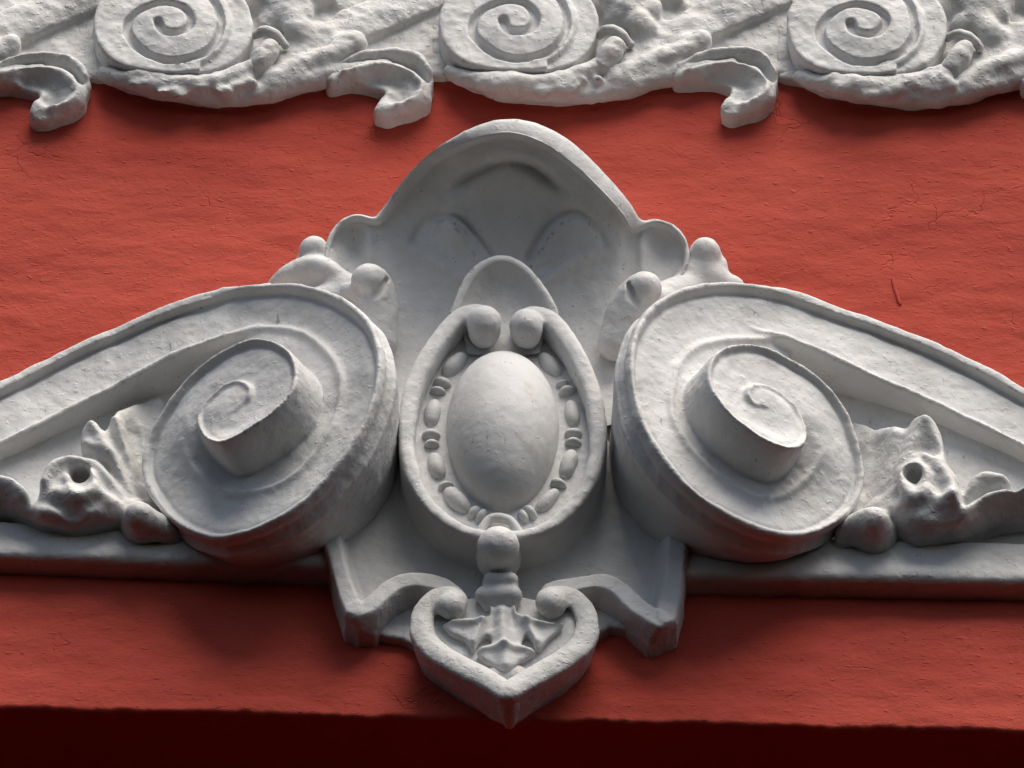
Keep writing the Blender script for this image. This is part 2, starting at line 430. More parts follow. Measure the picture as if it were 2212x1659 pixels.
def scroll(side, conv, trace, center, bead, up_edge, lo_edge, nclose, closing, seed):
    """one swan-neck scroll: raking band that winds up into a snail-like volute"""
    sg = 1 if side == 'l' else -1
    n = np.array([-sg * math.sin(BETA), math.cos(BETA), 0]); e1 = np.array([math.cos(BETA), sg * math.sin(BETA), 0]); e2 = np.array([0, 0, 1.])
    uref = 305 if side == 'l' else 1876
    O = P(uref, 1000, 92)
    def loc(p): return np.array([(p - O) @ e1, (p - O) @ e2])
    tr = np.array(trace, float)
    tr = spline(tr, 6)
    L = np.array([loc(Ppl(*conv(x, y), O, n, H)) for x, y, H in tr]); H = tr[:, 2]
    c = loc(Ppl(*conv(*center), O, n, 76))
    ang = np.unwrap(np.arctan2(L[:, 1] - c[1], L[:, 0] - c[0])); R = np.hypot(L[:, 0] - c[0], L[:, 1] - c[1])
    if ang[-1] < ang[0]: asg = -1
    else: asg = 1
    Phi = asg * ang; Phi = np.maximum.accumulate(Phi + 1e-6 * np.arange(len(Phi)))
    a, b, A, B = raster(L[:, 0].min() - 40, L[:, 0].max() + 40, L[:, 1].min() - 40, L[:, 1].max() + 40)
    ph = asg * np.arctan2(B - c[1], A - c[0]); r = np.hypot(A - c[0], B - c[1])
    h = np.zeros_like(A); turn = np.zeros_like(A); wdist = np.full_like(A, 1e3); PH = np.zeros_like(A)
    for k in range(-3, 8):
        Ph = ph + 2 * math.pi * k
        ok = (Ph >= Phi[0]) & (Ph <= Phi[-1])
        Rr = np.interp(Ph, Phi, R); Hh = np.interp(Ph, Phi, H)
        Rn = np.interp(Ph + 2 * math.pi, Phi, R); Hn = np.interp(Ph + 2 * math.pi, Phi, H)
        fr = np.clip((Rr - r) / np.maximum(Rr - Rn, 1), 0, 1)
        Hh = Hh + (Hn - 3 - Hh) * sstep(.08, .85, fr) * sstep(4.2, 6.0, Ph - Phi[0])
        m = ok & (r <= Rr)
        h = np.where(m, Hh, h); wdist = np.where(m, Rr - r, wdist); PH = np.where(m, Ph - Phi[0], PH)
    # fillet along the edge, worn away towards the eye
    wf = 17 * np.clip(1.25 - PH / 14, .45, 1)
    amp = 17 * np.clip(1.15 - PH / 14, .25, 1)
    h = h - amp * sstep(wf, wf + 6, wdist) - .25 * amp * np.exp(-((wdist - wf - 9) / 6) ** 2)
    h = h - 7 * sstep(30, 90, wdist) * sstep(6.2, 4.2, PH)
    bd = np.array([loc(Ppl(*conv(x, y), O, n, 0)) for x, y in bead]); bd = spline(bd, 5)
    dd, _ = line_d(bd, A, B)
    h = h + 9 * np.exp(-(dd / 8) ** 2) * sstep(5.7, 4.6, PH)
    h = blur(h, 2)
    outer = np.concatenate([L[:nclose * 6 + 1], [loc(Ppl(*conv(x, y), O, n, 0)) for x, y in closing]])
    osd = poly_sd(outer, A, B)
    inter = blur(np.sqrt(sum(g ** 2 for g in np.gradient(h, a[1] - a[0])) + 1), 2)
    # volume
    xs = [P(*conv(x, y), 0)[0] for x, y in up_edge]
    x0, x1 = (min(xs), 0) if side == 'l' else (0, max(xs))
    allp = np.array([O + p[0] * e1 + p[1] * e2 for p in L])
    lo = np.array([min(xs) if side == 'l' else allp[:, 0].min() - 90, -14, allp[:, 2].min() - 40]); hi = np.array([allp[:, 0].max() + 90 if side == 'l' else max(xs), 335, allp[:, 2].max() + 40])
    C = Clay(lo, hi, 3.4)
    # raking band first
    dplane = lambda u: 92 + .4663 * sg * (u - uref)
    uu = [uref - sg * t for t in (400, 210, 60)] ; dv = [76, 78, 97]
    far = [uref + sg * t for t in (45, 175, 275, 400)]
    US = np.array(uu + far); DS = np.array(dv + [dplane(f) + o for f, o in zip(far, (14, -2, -46, -85))])
    o_ = np.argsort(US); US, DS = US[o_], DS[o_]
    dB = lambda u: float(np.interp(u, US, DS))
    XS = np.array([P(u, 900, d)[0] for u, d in zip(US, DS)])
    up = spline(pts(conv, up_edge, dB), 5)[:, [0, 2]]; low = spline(pts(conv, lo_edge, dB), 5)[:, [0, 2]]
    poly = np.concatenate([up, low[::-1]])
    def hb(X, Z):
        base = np.interp(X, XS, DS)
        du, _ = line_d(up, X, Z); dl, _ = line_d(low, X, Z)
        p = -17 * sstep(20, 27, du) * sstep(8, 26, dl) - 6 * np.exp(-((du - 31) / 7) ** 2)
        p = p + 5 * np.exp(-((dl - 12) / 11) ** 2)
        return base + p + 0 * Z
    C.relief(lambda X, Z: poly_sd(poly, X, Z), hb, (poly[:, 0].min() - 20, poly[:, 1].min() - 20), (poly[:, 0].max() + 20, poly[:, 1].max() + 20), -12, 0, 7)
    # volute in its own tilted frame
    sl, X, D, Z = C.block(allp.min(0) - [90, 1e4, 40], allp.max(0) + [90, 1e4, 40])
    for i0 in range(0, X.shape[0], 40):
        Xs = X[i0:i0 + 40]
        AA = (Xs - O[0]) * e1[0] + (D - O[1]) * e1[1] + 0 * Z; BB = (Z - O[2]) + 0 * AA; EE = (Xs - O[0]) * n[0] + (D - O[1]) * n[1] + 0 * Z
        hh = bil(h, a, b, AA, BB); sd = bil(osd, a, b, AA, BB); nm = bil(inter, a, b, AA, BB)
        sd = np.where((AA < a[0]) | (AA > a[-1]) | (BB < b[0]) | (BB > b[-1]), 60, sd)
        # stepped side: a thin lip, a hollow, then the body
        lip = 6 * np.exp(-((EE + 34) / 12) ** 2)
        side_ = sd + lip - 5 * sstep(-50, -62, EE) + .42 * np.maximum(-EE - 60, 0)
        f = smax(side_, (EE - hh) / nm, 7)
        f = np.maximum(f, -10 - D)
        s2 = (slice(sl[0].start + i0, sl[0].start + i0 + Xs.shape[0]), sl[1], sl[2])
        C.put(s2, f, 10)
    v, q = C.mesh()
    return build('volute_scroll', v, q, WHITE, PED, 'left swan-neck scroll, bluish shade' if False else None, 1.0, seed)

TL = [(700, 385, 0), (960, 280, 0), (1240, 190, 0), (1520, 158, 0), (1700, 165, 0), (1900, 230, 0), (2050, 340, 0), (2120, 470, 0), (2140, 620, 0), (2110, 800, 0), (2030, 1000, 0), (1900, 1190, 0),
      (1700, 1400, 0), (1480, 1530, 0), (1250, 1600, 0), (1100, 1580, 0), (950, 1500, 2), (830, 1350, 5), (785, 1220, 10), (800, 1080, 17), (850, 960, 25), (950, 800, 38),
      (1080, 650, 50), (1200, 560, 59), (1330, 490, 66), (1440, 462, 71), (1540, 480, 75), (1630, 540, 79), (1670, 640, 82), (1650, 760, 85), (1560, 870, 88), (1380, 1000, 90),
      (1240, 1065, 92), (1140, 1040, 82), (1095, 960, 66), (1110, 870, 60), (1180, 790, 62), (1260, 720, 67), (1340, 700, 72), (1400, 740, 76), (1390, 800, 78), (1330, 830, 78)]
BL = [(930, 590), (1080, 522), (1220, 455), (1350, 405), (1500, 385), (1700, 430), (1850, 580), (1885, 750), (1800, 1000), (1600, 1230), (1300, 1325), (1100, 1230), (1045, 1100)]
UL = [(-260, 845), (0, 715), (450, 490), (900, 300), (1240, 190), (1520, 158)]
LL = [(-260, 1205), (0, 1080), (200, 985), (500, 830), (900, 620), (1100, 530), (1300, 470), (1500, 440)]
scroll('l', Z4, TL, (1290, 890), BL, UL, LL, 23, [(1150, 490), (950, 555), (720, 640)], 21)
TR = [(1620, 460, 0), (1370, 360, 0), (1100, 265, 0), (850, 190, 0), (600, 152, 0), (420, 160, 0), (250, 205, 0), (130, 280, 0), (40, 400, 0), (0, 560, 0), (10, 750, 0), (60, 940, 0), (160, 1120, 0), (300, 1290, 0),
      (480, 1430, 0), (700, 1540, 0), (900, 1590, 0), (1080, 1560, 2), (1230, 1470, 4), (1310, 1350, 9), (1330, 1200, 16), (1290, 1040, 24), (1230, 880, 34), (1100, 710, 47), (920, 590, 58),
      (760, 510, 67), (620, 495, 72), (500, 530, 76), (440, 620, 79), (450, 740, 82), (530, 870, 85), (640, 970, 88), (780, 1060, 90), (900, 1100, 92), (985, 1080, 84), (1010, 1000, 68),
      (960, 880, 62), (860, 780, 64), (740, 725, 70), (665, 745, 75), (670, 800, 78), (720, 840, 78)]
BR = [(1500, 735), (1250, 628), (1100, 540), (900, 460), (600, 455), (420, 490), (300, 600), (260, 800), (300, 960), (450, 1150), (700, 1320), (860, 1340), (1000, 1260), (1060, 1150)]
UR = [(2470, 880), (2212, 745), (1900, 580), (1500, 410), (1100, 265), (850, 190), (600, 152)]
LR = [(2470, 1220), (2212, 1095), (1900, 945), (1600, 800), (1350, 690), (1200, 620), (1000, 530), (800, 470), (600, 440)]
scroll('r', Z6, TR, (790, 860), BR, UR, LR, 24, [(960, 520), (1200, 600), (1450, 715), (1600, 780)], 31)

# tympanum plates and the ledges under them
def prism_part(name, conv, outline, d, h=None, voxel=4.0, back=-12, rnd=7, smooth=0, parent=PED, mat=WHITE, seed=5, rough=1.0, extra=None, taper=0.):
    o = pts(conv, outline, d)
    if smooth: o = spline(o, smooth, True)
    p2 = o[:, [0, 2]]
    dm = max(pp[1] for pp in o)
    hf = h if h is not None else d
    C = Clay((p2[:, 0].min() - 16, back - 8, p2[:, 1].min() - 16), (p2[:, 0].max() + 16, dm + 40, p2[:, 1].max() + 16), voxel)
    C.relief(lambda X, Z: poly_sd(p2, X, Z), hf, p2.min(0) - 16, p2.max(0) + 16, back, 0, rnd, taper)
    if extra: extra(C)
    v, q = C.mesh()
    return build(name, v, q, mat, parent, None, rough, seed)
ID = lambda x, y: (x, y)
prism_part('tympanum', ID, [(-90, 985), (120, 900), (330, 790), (560, 740), (620, 800), (620, 1170), (-90, 1160)], 30, seed=6)
prism_part('tympanum', ID, [(2300, 1000), (2100, 900), (1880, 790), (1650, 730), (1580, 800), (1580, 1170), (2300, 1200)], 30, seed=7)
def ledge(outl, zf, seed):
    def hh(X, Z):
        zl = zf[0] + (X - zf[1]) * zf[2]
        t = Z - zl
        return 66 - 4 * sstep(20, 60, t)
    prism_part('ledge', ID, outl, 62, hh, seed=seed, rnd=22)
a_, b_ = P(0, 1202, 62), P(660, 1220, 62)
ledge([(-90, 1120), (738, 1142), (738, 1225), (-90, 1199)], (a_[2], a_[0], (b_[2] - a_[2]) / (b_[0] - a_[0])), 8)
a_, b_ = P(1490, 1243, 62), P(2212, 1256, 62)
ledge([(1448, 1149), (2300, 1170), (2300, 1260), (1448, 1244)], (a_[2], a_[0], (b_[2] - a_[2]) / (b_[0] - a_[0])), 9)

# acanthus leaves
def leaf(conv, outline, ridges, valleys, eye, eyer, lobes, seed, xf, edep, d0=142):
    dcut = lambda u: float(d0 - 82 * sstep(xf[0], xf[1], u - 1106))
    o = spline(pts(conv, outline, dcut), 4, True); p2 = o[:, [0, 2]]
    C = Clay((p2[:, 0].min() - 30, -12, p2[:, 1].min() - 170), (p2[:, 0].max() + 30, 225, p2[:, 1].max() + 30), 3.2)
    rl = [(spline(pts(conv, l, d0), 4)[:, [0, 2]], a, w) for l, a, w in ridges + valleys]
    def h(X, Z):
        r = d0 - 8 + 0 * X + 0 * Z
        for l, a, w in rl:
            dd, _ = line_d(l, X, Z); r = r + .85 * a * np.exp(-(dd / (1.2 * w)) ** 2)
        return r - 82 * sstep(xf[0], xf[1], X)
    C.relief(lambda X, Z: poly_sd(p2, X, Z), h, p2.min(0) - 25, p2.max(0) + 25, -10, 0, 24, .05)
    for p, r in lobes: C.chain(spline(pts(conv, p), 4), np.interp(np.linspace(0, 1, (len(p) - 1) * 4 + 1), np.linspace(0, 1, len(r)), r), 18)
    ring = [(eye[0] + eyer[0] * math.cos(t), eye[1] + eyer[1] * math.sin(t), eye[2]) for t in np.linspace(0, 2 * math.pi, 17)]
    C.chain(pts(conv, ring) - [0, 14, 0], 13, 26)
    u, v_ = conv(eye[0], eye[1]); p0 = P(u, v_, eye[2] + 25); p1 = P(u, v_, eye[2] - edep)
    C.carve(np.array([p0, p0 * .4 + p1 * .6 + [-6, 0, 14], p1]), [eyer[0] * .4, eyer[0] * .36, eyer[0] * .32], 12)
    v, q = C.mesh()
    return build('acanthus_leaf', v, q, WHITE_ROUGH, PED, None, 1.4, seed)
leaf(Z4, [(940, 1480), (935, 1200), (920, 800), (780, 797), (700, 818), (640, 842), (605, 895), (565, 918), (510, 905), (460, 945), (450, 1030), (468, 1098), (390, 1122), (290, 1148), (230, 1200), (212, 1300), (185, 1335), (110, 1268), (40, 1236), (-60, 1226), (-180, 1250), (-230, 1320),
          (-230, 1350), (0, 1345), (120, 1380), (230, 1430), (400, 1455), (560, 1430), (640, 1440), (700, 1445), (770, 1455), (840, 1470), (890, 1480)],
     [([(860, 1330), (830, 1050), (800, 850)], 10, 11), ([(820, 1330), (720, 1080), (645, 890)], 16, 11), ([(790, 1350), (640, 1130), (510, 955)], 22, 13), ([(600, 1110), (470, 1050)], 10, 11),
      ([(780, 1390), (560, 1180), (420, 1150), (300, 1185), (240, 1270)], 22, 14), ([(780, 1420), (640, 1360), (520, 1340), (420, 1370), (320, 1340)], 20, 14),
      ([(330, 1420), (170, 1330), (90, 1275), (0, 1250), (-120, 1250), (-220, 1320)], 14, 12)],
     [([(900, 1150), (880, 900)], -26, 22), ([(740, 890), (800, 1120)], -12, 12), ([(600, 925), (700, 1080), (780, 1230)], -24, 14), ([(460, 1115), (600, 1170), (720, 1280)], -22, 13), ([(190, 1350), (300, 1390), (420, 1440)], -26, 13), ([(0, 1350), (150, 1400)], -24, 18), ([(-150, 1350), (0, 1350)], -24, 18)],
     (455, 1262, 158), (60, 60), [([(800, 1590, 30), (790, 1530, 80), (775, 1470, 132)], [46, 40, 24]), ([(960, 1590, 60), (870, 1520, 100), (780, 1465, 128)], [26, 26, 22])], 41, (215 - 1106, 345 - 1106), 55)
leaf(Z6, [(1230, 1480), (1230, 1200), (1240, 925), (1330, 915), (1400, 932), (1490, 918), (1555, 925), (1610, 892), (1690, 893), (1755, 975), (1782, 1100), (1785, 1160), (1840, 1230), (1868, 1290), (1920, 1240), (2000, 1208), (2100, 1228), (2155, 1280), (2150, 1308), (2250, 1285), (2420, 1275), (2420, 1370), (2200, 1380), (2050, 1410), (1950, 1450), (1850, 1490), (1700, 1490), (1560, 1450), (1500, 1450), (1420, 1460), (1330, 1470), (1270, 1480)],
     [([(1280, 1330), (1310, 1120), (1335, 960)], 8, 12), ([(1330, 1330), (1430, 1130), (1480, 965)], 12, 12), ([(1360, 1360), (1540, 1120), (1655, 945)], 18, 18), ([(1660, 945), (1745, 1060), (1770, 1160)], 12, 13),
      ([(1400, 1400), (1560, 1220), (1640, 1150), (1720, 1190), (1800, 1290), (1820, 1400)], 26, 17), ([(1400, 1440), (1560, 1380), (1650, 1360), (1730, 1400), (1800, 1400)], 24, 17),
      ([(1830, 1420), (1890, 1310), (1980, 1245), (2090, 1255)], 16, 16), ([(1860, 1520), (1930, 1410), (2050, 1350), (2212, 1305), (2400, 1290)], 22, 12)],
     [([(1270, 1150), (1280, 980)], -20, 22), ([(1400, 965), (1390, 1150)], -10, 14), ([(1550, 955), (1500, 1080), (1420, 1250)], -14, 14), ([(1700, 1120), (1640, 1090), (1560, 1180)], -10, 11), ([(1870, 1300), (1860, 1400)], -26, 11), ([(2160, 1300), (2000, 1320), (1900, 1380)], -22, 10), ([(2000, 1430), (2200, 1400), (2400, 1390)], -30, 20)],
     (1605, 1258, 164), (56, 78), [([(1380, 1620, 30), (1370, 1560, 80), (1375, 1500, 130)], [52, 46, 27]), ([(1180, 1600, 60), (1280, 1530, 100), (1370, 1495, 128)], [26, 28, 24]), ([(1650, 1560, 40), (1650, 1500, 90)], [60, 50])], 51, (1968 - 1106, 1840 - 1106), 30)

# ------------------------------------------------------------------ shell hood
def loft(name, rim_o, rim_i, bottom, fprof, relief=None, ns=46, nt=150, seed=3, parent=PED, label=None, mat=WHITE):
    """rim_o/rim_i: image points with depth; the bowl runs from the inner rim back and down to `bottom`"""
    ro = spline(np.array(rim_o, float), 8); ri = spline(np.array(rim_i, float), 8); bo = spline(np.array(bottom, float), 8)
    def res(a):
        L = np.concatenate([[0], np.cumsum(np.hypot(*np.diff(a[:, :2], axis=0).T))]); t = np.linspace(0, L[-1], nt)
        return np.stack([np.interp(t, L, a[:, i]) for i in range(3)], 1)
    ro, ri, bo = res(ro), res(ri), res(bo)
    rows = []
    back = []
    for p in ro:
        w3 = P(*p); back.append([w3[0], -10, w3[2] - 6])
    rows.append(np.array(back))
    rows.append(np.array([P(*p) * [1, 1, 1] - [0, 26, 0] for p in ro]))
    rows.append(np.array([P(p[0], p[1], p[2]) - [0, 7, 0] for p in ro]))
    for t in (.12, .35, .65, .9, .98):
        q = ro * (1 - t) + ri * t
        rows.append(np.array([P(x, y, d + 3 * math.sin(math.pi * t)) for x, y, d in q]))
    for s in np.linspace(0, 1, ns) ** 1.25:
        q = ri * (1 - s) + bo * s
        dd = ri[:, 2] + (bo[:, 2] - ri[:, 2]) * fprof(s)
        if relief is not None: dd = dd + relief(q[:, 0], q[:, 1], s)
        rows.append(np.array([P(x, y, d) for x, y, d in zip(q[:, 0], q[:, 1], dd)]))
    v = np.concatenate(rows); nr = len(rows)
    i = np.arange(nr - 1)[:, None] * nt + np.arange(nt - 1)[None]
    qd = np.stack([i, i + 1, i + nt + 1, i + nt], -1).reshape(-1, 4)
    return build(name, v, qd[:, ::-1], mat, parent, label, .8, seed)

def z8(l): return [(*Z8(x, y), d) for x, y, d in l]
RO = z8([(330, 800, 95), (300, 700, 102), (315, 590, 114), (365, 515, 124), (440, 478, 136), (520, 492, 146), (552, 465, 158), (620, 370, 200), (700, 270, 244), (830, 160, 300), (1000, 75, 344), (1140, 44, 358),
         (1280, 75, 346), (1430, 165, 304), (1560, 290, 250), (1660, 410, 204), (1725, 500, 158), (1790, 503, 146), (1870, 530, 132), (1927, 600, 118), (1935, 690, 104), (1900, 790, 95)])
RI = z8([(350, 800, 95), (322, 700, 102), (336, 600, 114), (380, 530, 124), (445, 496, 136), (540, 512, 148), (604, 462, 164), (700, 338, 206), (780, 252, 248), (880, 185, 302), (1010, 133, 344), (1135, 116, 358),
         (1280, 160, 346), (1430, 265, 300), (1560, 390, 246), (1640, 480, 204), (1690, 548, 158), (1780, 520, 146), (1855, 545, 132), (1908, 605, 118), (1915, 690, 104), (1880, 790, 95)])
BO = [(*Z8(x, y), d) for x, y, d in [(500, 1380, 60), (600, 1420, 58), (700, 1440, 56), (850, 1450, 55), (1000, 1450, 55), (1150, 1450, 55), (1300, 1450, 55), (1450, 1445, 56), (1580, 1425, 58), (1720, 1380, 60)]]
chev = [spline(np.array([Z8(*p) for p in [(880, 372), (960, 312), (1050, 262), (1125, 240)]]), 4), spline(np.array([Z8(*p) for p in [(1125, 240), (1210, 262), (1290, 312), (1370, 372)]]), 4)]
arcs = [np.array([Z8(*p) for p in [(700, 600), (760, 510), (830, 482), (900, 505), (980, 580), (1060, 680)]]), np.array([Z8(*p) for p in [(1220, 680), (1260, 600), (1320, 530), (1390, 482), (1450, 480), (1520, 540), (1560, 610)]])]
def hood_relief(u, v, s):
    r = 0
    for c in chev:
        d, tv = line_d(c, u, v, np.linspace(0, 1, len(c))); r = r - 19 * np.exp(-(d / 13) ** 2) * np.sin(math.pi * np.clip(.08 + .84 * tv, 0, 1)) ** 1.3
    for c in arcs:
        cs = spline(c, 5); d, _ = line_d(cs, u, v)
        yl = np.interp(u, cs[:, 0], cs[:, 1]); sg = v - yl
        inx = sstep(cs[0, 0] - 10, cs[0, 0] + 90, u) * sstep(cs[-1, 0] + 10, cs[-1, 0] - 90, u)
        r = r + 14 * sstep(-4, 16, sg) * inx * sstep(230, 90, sg) - 9 * np.exp(-(d / 10) ** 2) * sstep(0, .35, s)
    for fx in (-1, -.55, .55, 1):   # faint ribs of the shell, fanning from the cartouche
        cx0, cy0 = Z8(1115, 900); ang = np.arctan2(u - cx0, cy0 - v); r = r + 5 * np.exp(-((ang - fx) / .07) ** 2) * sstep(.05, .3, s) * sstep(1, .55, s)
    # scalloped flutes on the side lobes
    for (cx, cy) in (Z8(440, 620), Z8(1820, 640)):
        r = r - 10 * np.exp(-(((u - cx) / 26) ** 2 + ((v - cy) / 55) ** 2))
    for (cx, cy) in (Z8(500, 640), Z8(1730, 640)):
        r = r + 8 * np.exp(-(((u - cx) / 14) ** 2 + ((v - cy) / 70) ** 2))
    return r * sstep(0, .06, s) - 12 * sstep(0, .02, s) * sstep(1, .6, s)
loft('shell_hood', RO, RI, BO, lambda s: 1 - (1 - s) ** 2.4, hood_relief, 110, 300, 61)

# side lobes and buds of the shell
def blobs(name, items, lo, hi, seed, voxel=3.4, rough=1.0, cuts=(), mat=WHITE):
    C = Clay(lo, hi, voxel)
    for it in items:
        p = np.array([P(*x) for x in it[0]])
        if len(p) == 1: p = np.concatenate([p, p + [0, .1, 0]])
        r = it[1] if len(it[1]) == len(p) else [it[1][0]] * len(p)
        pp = spline(p, 4); rr = np.interp(np.linspace(0, len(p) - 1, len(pp)), range(len(p)), r)
        C.chain(pp, rr, it[2] if len(it) > 2 else 12)
    for it in cuts:
        p = np.array([P(*x) for x in it[0]])
        if len(p) == 1: p = np.concatenate([p, p + [0, .1, 0]])
        C.carve(p, it[1], it[2] if len(it) > 2 else 6)
    v, q = C.mesh()
    return build(name, v, q, mat, PED, None, rough, seed)
def bxs(u0, v0, u1, v1, dmax, dmin=-10):
    c = [P(u, v, d) for u in (u0, u1) for v in (v0, v1) for d in (dmin, dmax)]
    c = np.array(c); return c.min(0), c.max(0)
z = lambda x, y, d: (*Z8(x, y), d)
blobs('side_lobe', [([z(255, 660, 50), z(255, 645, 90)], [32, 30], 8), ([z(240, 720, 40), z(300, 690, 70)], [36, 34], 8),
                    ([z(80, 800, 50), z(150, 750, 78), z(240, 720, 92), z(320, 740, 95), z(400, 800, 90)], [16, 22, 25, 26, 26], 18),
                    ([z(300, 900, 60), z(430, 860, 70)], [50, 50], 20), ([z(200, 800, 40), z(330, 760, 50)], [34, 40], 16), ([z(190, 775, 62), z(260, 765, 74)], [26, 26], 16)], *bxs(570, 480, 800, 720, 150), 62)
blobs('side_lobe', [([z(2010, 665, 50), z(2008, 655, 92)], [36, 34], 8), ([z(1930, 760, 60), z(2040, 720, 60)], [34, 34], 8), ([z(1990, 740, 70), z(2030, 760, 66)], [34, 30], 16), ([z(1960, 800, 60), z(2080, 800, 48), z(2150, 800, 40)], [36, 30, 16], 18),
                    ([z(1900, 850, 60), z(1800, 900, 70)], [45, 50], 20)], *bxs(1400, 480, 1640, 720, 150), 63)
blobs('bud', [([z(540, 1060, 90), z(540, 930, 112), z(525, 820, 140), z(505, 785, 158)], [44, 46, 44, 40], 10), ([z(395, 830, 96), z(440, 830, 120), z(500, 850, 136)], [20, 22, 24], 14)],
      *bxs(700, 540, 900, 780, 230), 64, 3.0, .8, [([z(425, 812, 158), z(465, 840, 168), z(515, 845, 171), z(560, 820, 172), z(578, 775, 170)], [10, 10, 9, 8, 5], 8)])
blobs('bud', [([z(1610, 1060, 90), z(1650, 950, 112), z(1690, 860, 138), z(1735, 815, 158)], [40, 44, 42, 38], 10)],
      *bxs(1250, 540, 1500, 790, 230), 65, 3.0, .8, [([z(1672, 800, 172), z(1678, 850, 172), z(1722, 885, 164), z(1775, 885, 152), z(1810, 860, 150)], [7, 9, 9, 9, 8], 8)])

# ------------------------------------------------------------------ oval cartouche with egg
z5 = lambda x, y, d: (*Z5(x, y), d)
# body the frame stands on
prism_part('cartouche_body', Z5, [(610, 700), (740, 540), (1045, 470), (1350, 545), (1490, 720), (1600, 1000), (1580, 1300), (1420, 1560), (1230, 1640), (1045, 1660), (850, 1640), (640, 1540), (500, 1300), (490, 1000)], 124, seed=70, smooth=4, rough=.7)
prism_part('core_block', Z5, [(300, 720), (480, 700), (1045, 600), (1600, 700), (1800, 740), (1750, 1500), (1500, 1750), (600, 1750), (350, 1500)], 32, seed=69, rough=.7)
left = [(1040, 1650, 160), (900, 1650, 160), (740, 1580, 160), (600, 1440, 162), (525, 1260, 165), (510, 1050, 168), (540, 850, 172), (610, 680, 176), (700, 540, 180), (800, 430, 182), (890, 400, 184), (970, 430, 186)]
right = [(1040, 1650, 160), (1170, 1650, 160), (1330, 1590, 160), (1480, 1440, 162), (1560, 1260, 165), (1580, 1050, 168), (1545, 850, 172), (1480, 690, 176), (1400, 550, 180), (1310, 440, 182), (1220, 410, 184), (1150, 440, 186)]
def frame(ptsl, knob, kr, seed):
    o = np.array([P(*z5(*p)) for p in ptsl]); l3 = spline(o, 6); l2 = l3[:, [0, 2]]
    wd = np.interp(np.linspace(0, 11, len(l2)), [0, 2, 4, 5, 7, 9, 11], [13, 15, 17, 19, 21, 22, 24])
    C = Clay((l2[:, 0].min() - 50, 0, l2[:, 1].min() - 50), (l2[:, 0].max() + 50, 290, l2[:, 1].max() + 60), 3.2)
    def sd(X, Z):
        d, wv = line_d(l2, X, Z, wd); return d - wv
    def hh(X, Z):
        d, dv = line_d(l2, X, Z, l3[:, 1]); return dv - 5 * (d / 20) ** 2
    C.relief(sd, hh, l2.min(0) - 45, l2.max(0) + 45, 12, 0, 10)
    k = P(*z5(*knob)); C.ell(k, (kr * 1.0, kr * .9, kr * 1.08), None, 12)
    k2 = P(*z5(knob[0], knob[1] + 60, knob[2] - 20)); C.ell(k2, (kr * .85, kr * .8, kr * .9), None, 16)
    v, q = C.mesh()
    build('oval_frame', v, q, WHITE, PED, None, .9, seed)
frame(left, (940, 480, 182), 37, 71)
frame(right, (1175, 490, 182), 36, 74)
# egg
C = Clay(*bxs(780, 700, 1260, 1130, 330, 60), 3.4)
ce = P(*z5(1045, 1090, 132)); top = P(*z5(1045, 1090, 120))
hw = 121; hz = 178 / CT * .93
sl, X, D, Z = C.block(C.lo, C.lo + C.n * C.h)
zz = (Z - ce[2]) / hz; xw = hw * (1 + .07 * zz)
x_ = (X - ce[0]) / xw; d_ = (D - 116) / 116
k0 = np.sqrt(x_ ** 2 + d_ ** 2 + zz ** 2 + 1e-9); k1 = np.sqrt((x_ / hw) ** 2 + (d_ / 116) ** 2 + (zz / hz) ** 2 + 1e-12)
C.put(sl, np.maximum(k0 * (k0 - 1) / k1, 70 - D + 0 * X + 0 * Z), 0)
v, q = C.mesh(); build('egg', v, q, WHITE_SMOOTH, PED, None, .45, 77)
# bead and reel
def bead(c, tang, L, r, nm, seed):
    t = tang / np.linalg.norm(tang); nseg, nr = 12, 10; vs = []
    nrm = np.array([0, 1., 0]); bi = np.cross(t, nrm)
    for i in range(nr + 1):
        a = math.pi * i / nr
        for j in range(nseg):
            ph = 2 * math.pi * j / nseg
            vs.append(c - t * L * math.cos(a) + (nrm * math.cos(ph) + bi * math.sin(ph)) * r * max(math.sin(a), .02) ** .8)
    qs = [(i * nseg + j, i * nseg + (j + 1) % nseg, (i + 1) * nseg + (j + 1) % nseg, (i + 1) * nseg + j) for i in range(nr) for j in range(nseg)]
    qs = np.array(qs)
    build(nm, vs, qs, WHITE, PED, None, 1.5, seed)
cx_, cy_, ra, rb = 1043, 1090, 400, 500
def ov(t, d=126): 
    return P(*z5(cx_ + ra * math.sin(t), cy_ - rb * math.cos(t), d))
seq = [(-42, 'L'), (-58, 'r'), (-64, 'r'), (-78, 'L'), (-93, 'r'), (-99, 'r'), (-113, 'L'), (-128, 'r'), (-141, 'L'), (-157, 'r'), (-163, 'r'),
       (42, 'L'), (58, 'r'), (64, 'r'), (78, 'L'), (92, 'r'), (98, 'r'), (112, 'L'), (127, 'r'), (141, 'L'), (157, 'r'), (163, 'r')]
for i, (a, k) in enumerate(seq):
    t = math.radians(a); tg = ov(t + .01) - ov(t - .01)
    if k == 'L': bead(ov(t, 124), tg, 38, 19, 'bead', 80 + i)
    else: bead(ov(t, 124), tg, 9.5, 18, 'reel', 80 + i)
